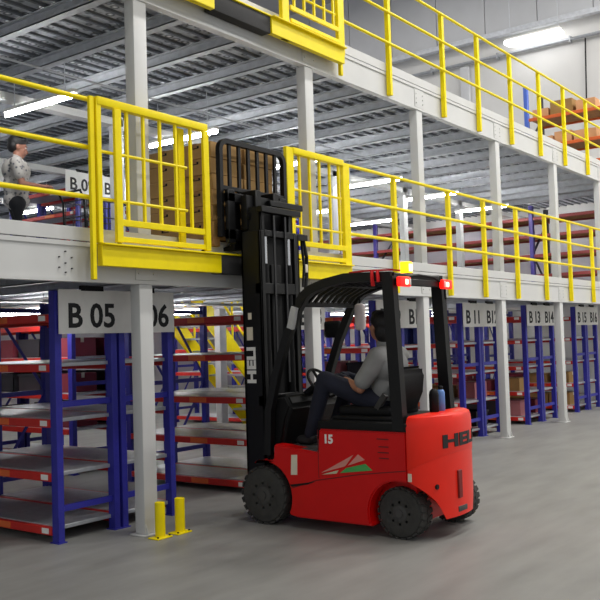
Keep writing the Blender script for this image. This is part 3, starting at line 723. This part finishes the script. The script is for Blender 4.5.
F().sweep([(.765, -1.0, 1.87), (.76, -.985, 1.82), (.76, -.965, 1.74), (.765, -.945, 1.69)], .035, .06, (0, 1, 0)).build('work_lamp', mat('lamp_grey', (186, 186, 186), .5), fl)
# carriage, backrest and forks
BX0, BX1 = .84, 1.80
car = F().box(BX0 + .02, BX1 - .06, -.2, -.14, 2.53, 2.63, .008, 1).box(BX0 + .02, BX1 - .06, -.2, -.14, 2.88, 2.97, .008, 1).box(MX0 + .12, MX0 + .2, -.34, -.15, 2.5, 3.0, .01, 1).box(MX1 - .2, MX1 - .12, -.34, -.15, 2.5, 3.0, .01, 1).box(BX0 + .02, BX0 + .12, -.2, -.15, 2.5, 3.0, .008, 1).box(BX1 - .16, BX1 - .06, -.2, -.15, 2.5, 3.0, .008, 1).build('carriage', BLKM, fl)
F().box(1.0, 1.5, -.30, -.22, 2.62, 2.95, .02).build('side_shifter', BLKP, car)
mb = F().cyl((1.05, -.24, 2.75), (1.05, -.32, 2.75), .05, 14).cyl((1.45, -.24, 2.75), (1.45, -.32, 2.75), .05, 14).box(1.28, 1.8, -.36, -.30, 2.86, 2.92, .008, 1); mb.build('roller', BLKM, car)
r = .09
pts = [(BX0, -.12, 2.56), (BX0, -.12, 3.46 - r)] + [(BX0 + r - r * math.cos(a * PI / 12), -.12, 3.46 - r + r * math.sin(a * PI / 12)) for a in range(1, 7)]
pts += [(BX1 - r + r * math.sin(a * PI / 12), -.12, 3.46 - r + r * math.cos(a * PI / 12)) for a in range(0, 7)] + [(BX1, -.12, 2.56)]
br = F().sweep(pts, .045, .05, (0, 1, 0)).box(BX0, BX1, -.14, -.1, 3.0, 3.04, .004, 1).build('load_backrest', BLACK, fl)
for i in range(6):
    x = BX0 + (BX1 - BX0) * (i + 1) / 7; F().box(x - .018, x + .018, -.132, -.108, 2.98, 3.44).build('backrest_bar', BLACK, br)
for x in (1.03, 1.46): F().prism([(-.155, 2.95), (-.105, 2.95), (-.105, 2.49), (.0, 2.475), (.88, 2.47), (.90, 2.455), (.88, 2.443), (-.155, 2.443)], 0, x - .05, x + .05, .004, 1).build('fork', BLKM, fl)
# mirror, white visor and the things on the counterweight
mr = F().box(XF - .02, XF + .02, -.82, -.63, 1.60, 1.76, .03, 3).build('mirror', BLKP, fl)
F().sweep([(XF - .03, -.86, 1.62), (XF, -.78, 1.68)], .012, n=8).build('mirror_arm', BLKP, mr)
tag(F().lathe((XF - .16, -1.14, 1.66), 2, [(0, .02), (.012, .045), (.05, .05), (.2, .05), (.23, .045), (.245, .02)], 20).build('paper_roll', mat('pinkish_white', (226, 214, 212), .7), fl), '', '')
pr = [o_ for o_ in C.objects if o_.name.startswith('paper_roll')][0]; del pr['label']; del pr['category']; pr.name = 'canister'
F().cyl((XF - .16, -1.14, 1.9), (XF - .16, -1.14, 2.05), .008, 8).build('hanger', BLKP, pr)
pp = [(1.0, -2.10, .973), (1.0, -2.10, 1.1)]
bt = thing('water_bottle', 'light blue bottle standing on the rear edge of the forklift counterweight', 'bottle', (1.33, -2.05, .972)); o = (1.33, -2.05, .972)
MB(o).lathe((1.33, -2.05, .972), 2, [(0, .03), (.006, .034), (.15, .034), (.17, .026), (.175, .018)], 20).build('flask', BBLUE, bt)
MB(o).lathe((1.33, -2.05, .972), 2, [(.172, .02), (.2, .02), (.203, .017)], 16).build('cap', BLKP, bt)
bt = thing('black_flask', 'rounded black flask standing beside the light blue bottle', 'flask', (1.21, -2.05, .972)); o = (1.21, -2.05, .972)
MB(o).lathe((1.21, -2.05, .972), 2, [(0, .036), (.006, .04), (.14, .04), (.17, .034), (.188, .015)], 20).build('flask', BLKP, bt)
MB(o).sweep([(1.25, -2.05, 1.08), (1.275, -2.05, 1.07), (1.275, -2.05, 1.03), (1.25, -2.05, 1.01)], .006, n=8).build('handle', BLKP, bt)
mb = MB((xn, -1.75, 2.12))
mb.sweep([(xn, -1.55, 2.125), (xn - .02, -1.68, 2.128), (xn + .01, -1.80, 2.128), (xn, -1.95, 2.12), (xn + .02, -2.0, 2.112)], .05, .012, (0, 0, 1))
mb.sweep([(xn - .04, -1.78, 2.12), (xn - .052, -1.785, 2.08), (xn - .05, -1.79, 2.0)], .045, .01, (0, 1, 0)).sweep([(xn - .04, -1.83, 2.12), (xn - .055, -1.84, 2.07), (xn - .05, -1.84, 2.03)], .04, .01, (0, 1, 0))
tag(mb.build('red_ribbon', mat('red_cloth', (214, 20, 24), .7), None, (xn, -1.75, 2.12)), 'crumpled red ribbon tied on top of the forklift roof rail', 'ribbon')

# pallet and cartons on the forks
PX0, PX1, PY0, PY1 = .80, 1.78, -.06, .82
t = thing('pallet', 'wooden pallet on the raised forks under the cartons', 'pallet', (1.29, .4, 2.475)); o = (1.29, .4, 2.475)
for i in range(3): y = PY0 + (PY1 - PY0 - .09) * i / 2; 
for x in (PX0, 1.2, PX1 - .09): MB(o).box(x, x + .09, PY0, PY1, 2.478, 2.545, .004, 1).build('stringer', WOODP, t)
for i in range(6): y = PY0 + (PY1 - PY0 - .11) * i / 5; MB(o).box(PX0, PX1, y, y + .11, 2.545, 2.563, .003, 1).build('deck_board', WOODP, t)
rows = ['bottom', 'second', 'third', 'fourth', 'fifth', 'top']
for L in range(6):
    for iy in range(2):
        for ix in range(2):
            hgt = .148; z = 2.564 + L * (hgt + .002); jx, jy = rng.uniform(-.012, .012), rng.uniform(-.012, .012)
            x0 = PX0 + .03 + ix * .47 + jx; y0 = PY0 + .02 + iy * .43 + jy; x1, y1 = x0 + .44, y0 + .405
            t = thing('carton', 'brown carton on the raised pallet, %s layer, %s %s corner' % (rows[L], ('mast side', 'far side')[iy], ('left', 'right')[ix]), 'carton', ((x0 + x1) / 2, (y0 + y1) / 2, z), 'cartons on the raised pallet'); o = ((x0 + x1) / 2, (y0 + y1) / 2, z)
            MB(o).box(x0, x1, y0, y1, z, z + hgt, .005, 1).build('box', CART, t)
            ym = (y0 + y1) / 2; MB(o).box(x0 - .001, x0 + .004, ym - .05, ym + .05, z + .1, z + .125).box(x1 - .004, x1 + .001, ym - .05, ym + .05, z + .1, z + .125).build('hand_hole', BLKP, t)
            MB(o).box(x0 - .0015, x1 + .0015, ym - .025, ym + .025, z + hgt - .04, z + hgt + .0012).build('tape', mat('brown_tape', (150, 108, 62), .4), t)

# ------------------------------------------------------------------ people
def blob(parts, org, voxel, name, m_, parent, smooth_it=6):
    mb = MB(org)
    for p in parts:
        if p[0] == 'c':
            _, pts, rad = p
            P = [Vector(q) for q in pts]
            mb.sweep(pts, rad[0], n=14, radii=rad)
            for q, r_ in zip(pts, rad): mb.ball(q, r_, n=14)
        else:
            _, c, rx, ry, rz = p[:5]; mb.ball(c, rx, ry, rz, 20, p[5] if len(p) > 5 else None)
    me = bpy.data.meshes.new('blob'); mb.bm.to_mesh(me); mb.bm.free()
    ob = bpy.data.objects.new('blob', me); C.objects.link(ob)
    md = ob.modifiers.new('r', 'REMESH'); md.mode = 'VOXEL'; md.voxel_size = voxel; md.use_smooth_shade = True
    s = ob.modifiers.new('s', 'SMOOTH'); s.iterations = smooth_it; s.factor = .5
    dg = bpy.context.evaluated_depsgraph_get(); me2 = bpy.data.meshes.new_from_object(ob.evaluated_get(dg))
    bpy.data.objects.remove(ob); bpy.data.meshes.remove(me)
    me2.name = name; me2.materials.clear(); me2.materials.append(m_)
    o = bpy.data.objects.new(name, me2); C.objects.link(o)
    if parent: o.parent = parent
    return o

def hand_parts(w_, d, n_, s):
    """hand from wrist w_, pointing d, palm normal n_, thumb side s (unit vectors); fingers curled toward the palm normal"""
    w_, d, n_, s = map(Vector, (w_, d, n_, s)); d.normalize(); n_.normalize(); s.normalize()
    out = [('c', [w_, w_ + d * .04], [.026, .03]), ('c', [w_ + d * .035 + s * .022, w_ + d * .085 + s * .028], [.018, .015]), ('c', [w_ + d * .035 - s * .022, w_ + d * .08 - s * .03], [.018, .014]), ('c', [w_ + d * .04, w_ + d * .088], [.019, .015])]
    for off, L in ((.030, .07), (.011, .078), (-.010, .073), (-.030, .058)):
        b = w_ + d * .085 + s * off; k1 = b + (d * .75 + n_ * .6).normalized() * L * .45; k2 = k1 + (d * .1 + n_ * 1.).normalized() * L * .32; k3 = k2 + (n_ * .7 - d * .75).normalized() * L * .26
        out.append(('c', [b, k1, k2, k3], [.0095, .009, .0085, .0078]))
    b = w_ + d * .03 + s * .03; k1 = b + (s * .8 + d * .6 + n_ * .3).normalized() * .035; k2 = k1 + (d * .7 + n_ * .8).normalized() * .03
    out.append(('c', [b, k1, k2], [.013, .011, .009])); return out

def head_parts(c, fd, updir, sc=1.):
    """c: head centre; fd: facing; returns blobs for skull, jaw, nose, ears, lips"""
    c, f, u = Vector(c), Vector(fd).normalized(), Vector(updir).normalized(); s = f.cross(u).normalized(); u = s.cross(f)
    R = Matrix((s, f, u)).transposed()
    P = lambda a, b, d: c + s * a * sc + f * b * sc + u * d * sc
    out = [('e', P(0, -.012, .03), .076 * sc, .095 * sc, .085 * sc, R), ('e', P(0, .03, -.04), .06 * sc, .062 * sc, .075 * sc, R), ('e', P(0, .06, -.09), .03 * sc, .026 * sc, .022 * sc, R),
           ('c', [P(0, .088, .0), P(0, .108, -.035)], [.009 * sc, .014 * sc]), ('e', P(0, .078, .025), .05 * sc, .02 * sc, .012 * sc, R),
           ('e', P(0, .088, -.065), .024 * sc, .012 * sc, .008 * sc, R)]
    for k in (-1, 1): out += [('e', P(.078 * k, -.005, -.01), .01 * sc, .02 * sc, .032 * sc, R), ('e', P(.04 * k, .065, -.02), .02 * sc, .02 * sc, .02 * sc, R)]
    return out, P, R

def eyes(P, R, org, parent):
    for k in (-1, 1):
        e = MB(org).ball(P(.03 * k, .08, .008), .012, .012, .009, 12, R).build('eye', WHT, parent)
        MB(org).ball(P(.03 * k, .089, .008), .0055, .0045, .0055, 10, R).build('pupil', BLKP, e)

# the driver
org = (FX, -1.5, .98)
dr = thing('person', 'seated driver in a grey short sleeved shirt looking up at the raised load', 'person', org)
HC = (1.25, -1.545, 1.682); fd = (.42, .86, .22)
hp, P, R = head_parts(HC, fd, (-.15, -.2, 1), 1.13)
SL, SR = (1.06, -1.615, 1.43), (1.44, -1.605, 1.43); EL, ER = (1.01, -1.47, 1.165), (1.5, -1.38, 1.15); WL, WR = (1.13, -1.225, 1.245), (1.36, -1.16, 1.25)
parts = hp + [('c', [(1.25, -1.570, 1.46), (1.25, -1.550, 1.62)], [.06, .056]),
    ('e', (1.25, -1.625, 1.34), .165, .105, .14), ('e', (1.25, -1.600, 1.15), .14, .10, .16), ('e', (1.25, -1.535, 1.02), .155, .12, .10),
    ('c', [SL, (1.025, -1.545, 1.3), EL], [.055, .047, .039]), ('c', [EL, (1.06, -1.35, 1.205), WL], [.04, .037, .026]),
    ('c', [SR, (1.475, -1.5, 1.29), ER], [.055, .047, .039]), ('c', [ER, (1.44, -1.27, 1.2), WR], [.04, .037, .026]),
    ('c', [(1.15, -1.55, 1.04), (1.0, -1.12, 1.24)], [.085, .06]), ('c', [(1.0, -1.12, 1.24), (1.03, -.93, .77)], [.058, .04]),
    ('c', [(1.35, -1.55, 1.04), (1.42, -1.1, 1.2)], [.085, .06]), ('c', [(1.42, -1.1, 1.2), (1.4, -.92, .77)], [.058, .04])]
parts += hand_parts(WL, (.1, .9, .3), (.2, .3, -.9), (1, -.1, 0)) + hand_parts(WR, (-.1, .9, .3), (-.2, .3, -.9), (-1, -.1, 0))
blob(parts, org, .006, 'body', SKIN, dr, 4)
for wq, dq, nq, sq in ((WL, (.1, .9, .3), (.2, .3, -.9), (1, -.1, 0)), (WR, (-.1, .9, .3), (-.2, .3, -.9), (-1, -.1, 0))):
    blob([('c', p_[1], [r_ + .005 for r_ in p_[2]]) for p_ in hand_parts(wq, dq, nq, sq)] + [('c', [Vector(wq) - Vector(dq).normalized() * .05, Vector(wq)], [.036, .034])], org, .005, 'glove', mat('navy_glove', (24, 27, 46), .8), dr, 3)
eyes(P, R, org, dr)
blob([('e', (1.25, -1.625, 1.34), .198, .14, .16), ('e', (1.25, -1.600, 1.16), .175, .135, .18), ('e', (1.25, -1.550, 1.04), .168, .13, .09), ('c', [(1.09, -1.615, 1.445), (1.41, -1.615, 1.445)], [.072, .072]), ('c', [(1.25, -1.59, 1.46), (1.25, -1.575, 1.535)], [.085, .07]),
      ('c', [SL, (1.028, -1.555, 1.31), (1.012, -1.50, 1.235)], [.084, .08, .076]), ('c', [SR, (1.475, -1.51, 1.3), (1.49, -1.44, 1.23)], [.084, .08, .076])], org, .008, 'shirt', SHIRTG, dr, 5)
blob([('e', (1.25, -1.58, 1.03), .172, .135, .085), ('c', [(1.15, -1.55, 1.04), (1.0, -1.12, 1.24)], [.105, .078]), ('c', [(1.0, -1.12, 1.24), (1.03, -.93, .77)], [.077, .058]),
    ('c', [(1.35, -1.55, 1.04), (1.42, -1.1, 1.2)], [.105, .078]), ('c', [(1.42, -1.1, 1.2), (1.4, -.92, .77)], [.077, .058])], org, .009, 'trousers', mat('navy_trousers', (26, 29, 44), .9, 0, .15, 12, bump=.2), dr, 5)
for x in (1.03, 1.4): blob([('c', [(x, -.95, .735), (x, -.82, .712)], [.046, .04]), ('e', (x, -.88, .705), .045, .12, .03)], org, .008, 'shoe', SHOE, dr, 3)
blob([('e', P(0, -.022, .048), .098, .122, .096, R), ('e', P(0, -.06, -.03), .092, .08, .095, R), ('e', P(0, .035, .092), .07, .056, .034, R)], org, .006, 'hair', HAIR, dr, 3)

# the man on the middle deck
mx, my = 1.15, 3.4; org = (mx, my, D1)
mn = thing('person', 'man in a pale patterned shirt standing behind the railing with one arm on a trolley', 'person', org)
Z = lambda z: D1 + z
fdm = (.84, -.5, -.22)
hp, P, R = head_parts((mx + .03, my, Z(1.575)), fdm, (.2, -.1, 1), 1.1)
sv = Vector((.51, .86, 0)); fv = Vector((.86, -.51, 0))
B = lambda a, b, z: tuple(Vector((mx, my, Z(z))) + sv * a + fv * b)
shN, shF = B(-.19, -.02, 1.36), B(.19, -.02, 1.36)
elN, elF = B(-.24, .05, 1.09), B(.24, .08, 1.09); wrN, wrF = B(-.16, .30, 1.08), B(.18, .30, 1.09)
parts = hp + [('c', [B(0, 0, 1.36), B(0, .02, 1.5)], [.058, .054]), ('e', B(0, 0, 1.28), .15, .11, .15), ('e', B(0, 0, 1.08), .14, .11, .16), ('e', B(0, 0, .93), .15, .12, .11),
    ('c', [shN, elN], [.052, .04]), ('c', [elN, wrN], [.04, .027]), ('c', [shF, elF], [.052, .04]), ('c', [elF, wrF], [.04, .027]),
    ('c', [B(-.09, 0, .88), B(-.095, .02, .48), B(-.1, -.01, .08)], [.085, .058, .04]), ('c', [B(.09, 0, .88), B(.095, .02, .48), B(.1, -.01, .08)], [.085, .058, .04])]
parts += hand_parts(wrN, fv * .95 + sv * .1, (0, 0, -1), sv) + hand_parts(wrF, fv * .95 - sv * .1, (0, 0, -1), -sv)
blob(parts, org, .008, 'body', SKIND, mn, 3)
eyes(P, R, org, mn)
blob([('e', B(0, 0, 1.29), .185, .14, .16), ('e', B(0, 0, 1.1), .165, .135, .22), ('e', B(0, 0, .93), .165, .135, .12), ('c', [B(-.14, 0, 1.38), B(.14, 0, 1.38)], [.062, .062]), ('c', [B(0, 0, 1.38), B(0, .005, 1.44)], [.066, .064]),
      ('c', [shN, B(-.225, .02, 1.2)], [.07, .066]), ('c', [shF, B(.225, .03, 1.2)], [.07, .066])], org, .01, 'shirt', SHIRTP, mn, 4)
blob([('e', B(0, 0, .92), .16, .13, .1), ('c', [B(-.09, 0, .88), B(-.095, .02, .48), B(-.1, -.01, .1)], [.1, .075, .062]), ('c', [B(.09, 0, .88), B(.095, .02, .48), B(.1, -.01, .1)], [.1, .075, .062])], org, .01, 'trousers', TROU, mn, 4)
for a in (-.1, .1): blob([('c', [B(a, -.03, .045), B(a, .14, .035)], [.042, .036])], org, .008, 'shoe', SHOE, mn, 3)
blob([('e', P(0, -.022, .052), .093, .112, .092, R), ('e', P(0, -.05, -.0), .086, .074, .076, R), ('e', P(0, .04, .092), .068, .055, .034, R)], org, .007, 'hair', HAIR, mn, 3)
# his trolley
cx, cy = 2.05, 3.05; o = (cx, cy, D1)
t = thing('trolley', 'dark red wire trolley in front of the standing man', 'trolley', o)
MB(o).box(cx - .3, cx + .4, cy - .22, cy + .22, D1 + .16, D1 + .2, .01, 1).build('platform', MAROON, t)
for sx in (-.26, .36):
    for sy in (-.18, .18):
        wv = MB(o).lathe((cx + sx, cy + sy - .015, D1 + .06), 1, [(0, .06), (.03, .06)], 20).build('wheel', RUB, t)
        MB(o).box(cx + sx - .015, cx + sx + .015, cy + sy - .025, cy + sy + .025, D1 + .115, D1 + .165).build('fork', GALV, wv)
mb = MB(o)
for sy in (-.2, .2): mb.sweep([(cx - .3, cy + sy, D1 + .2), (cx - .34, cy + sy, D1 + .95), (cx - .4, cy + sy, D1 + 1.05)], .014, n=10)
mb.cyl((cx - .4, cy - .21, D1 + 1.05), (cx - .4, cy + .21, D1 + 1.05), .014, 10); mb.build('handle', BLKP, t)
mb = MB(o)
for z in (.45, .75, .95):
    mb.sweep([(cx - .32, cy - .2, D1 + z), (cx + .38, cy - .2, D1 + z), (cx + .38, cy + .2, D1 + z), (cx - .32, cy + .2, D1 + z), (cx - .32, cy - .2, D1 + z)], .009, n=8)
for i in range(7):
    for sy in (-.2, .2): mb.cyl((cx - .3 + .68 * i / 6, cy + sy, D1 + .2), (cx - .3 + .68 * i / 6, cy + sy, D1 + .95), .006, 6)
mb.build('basket', mat('wire_dark', (52, 48, 50), .5, .3), t)
o = (1.75, 3.0, D1 + .2)
goods(1.82, 2.9, D1 + .201, .3, .28, .4, MAROON, 'carton', 'maroon carton inside the wire trolley', 'carton', 'trolley load')
goods(2.16, 2.89, D1 + .201, .22, .28, .3, PLASB, 'storage_tote', 'small dark tote inside the wire trolley', 'tote', 'trolley load')
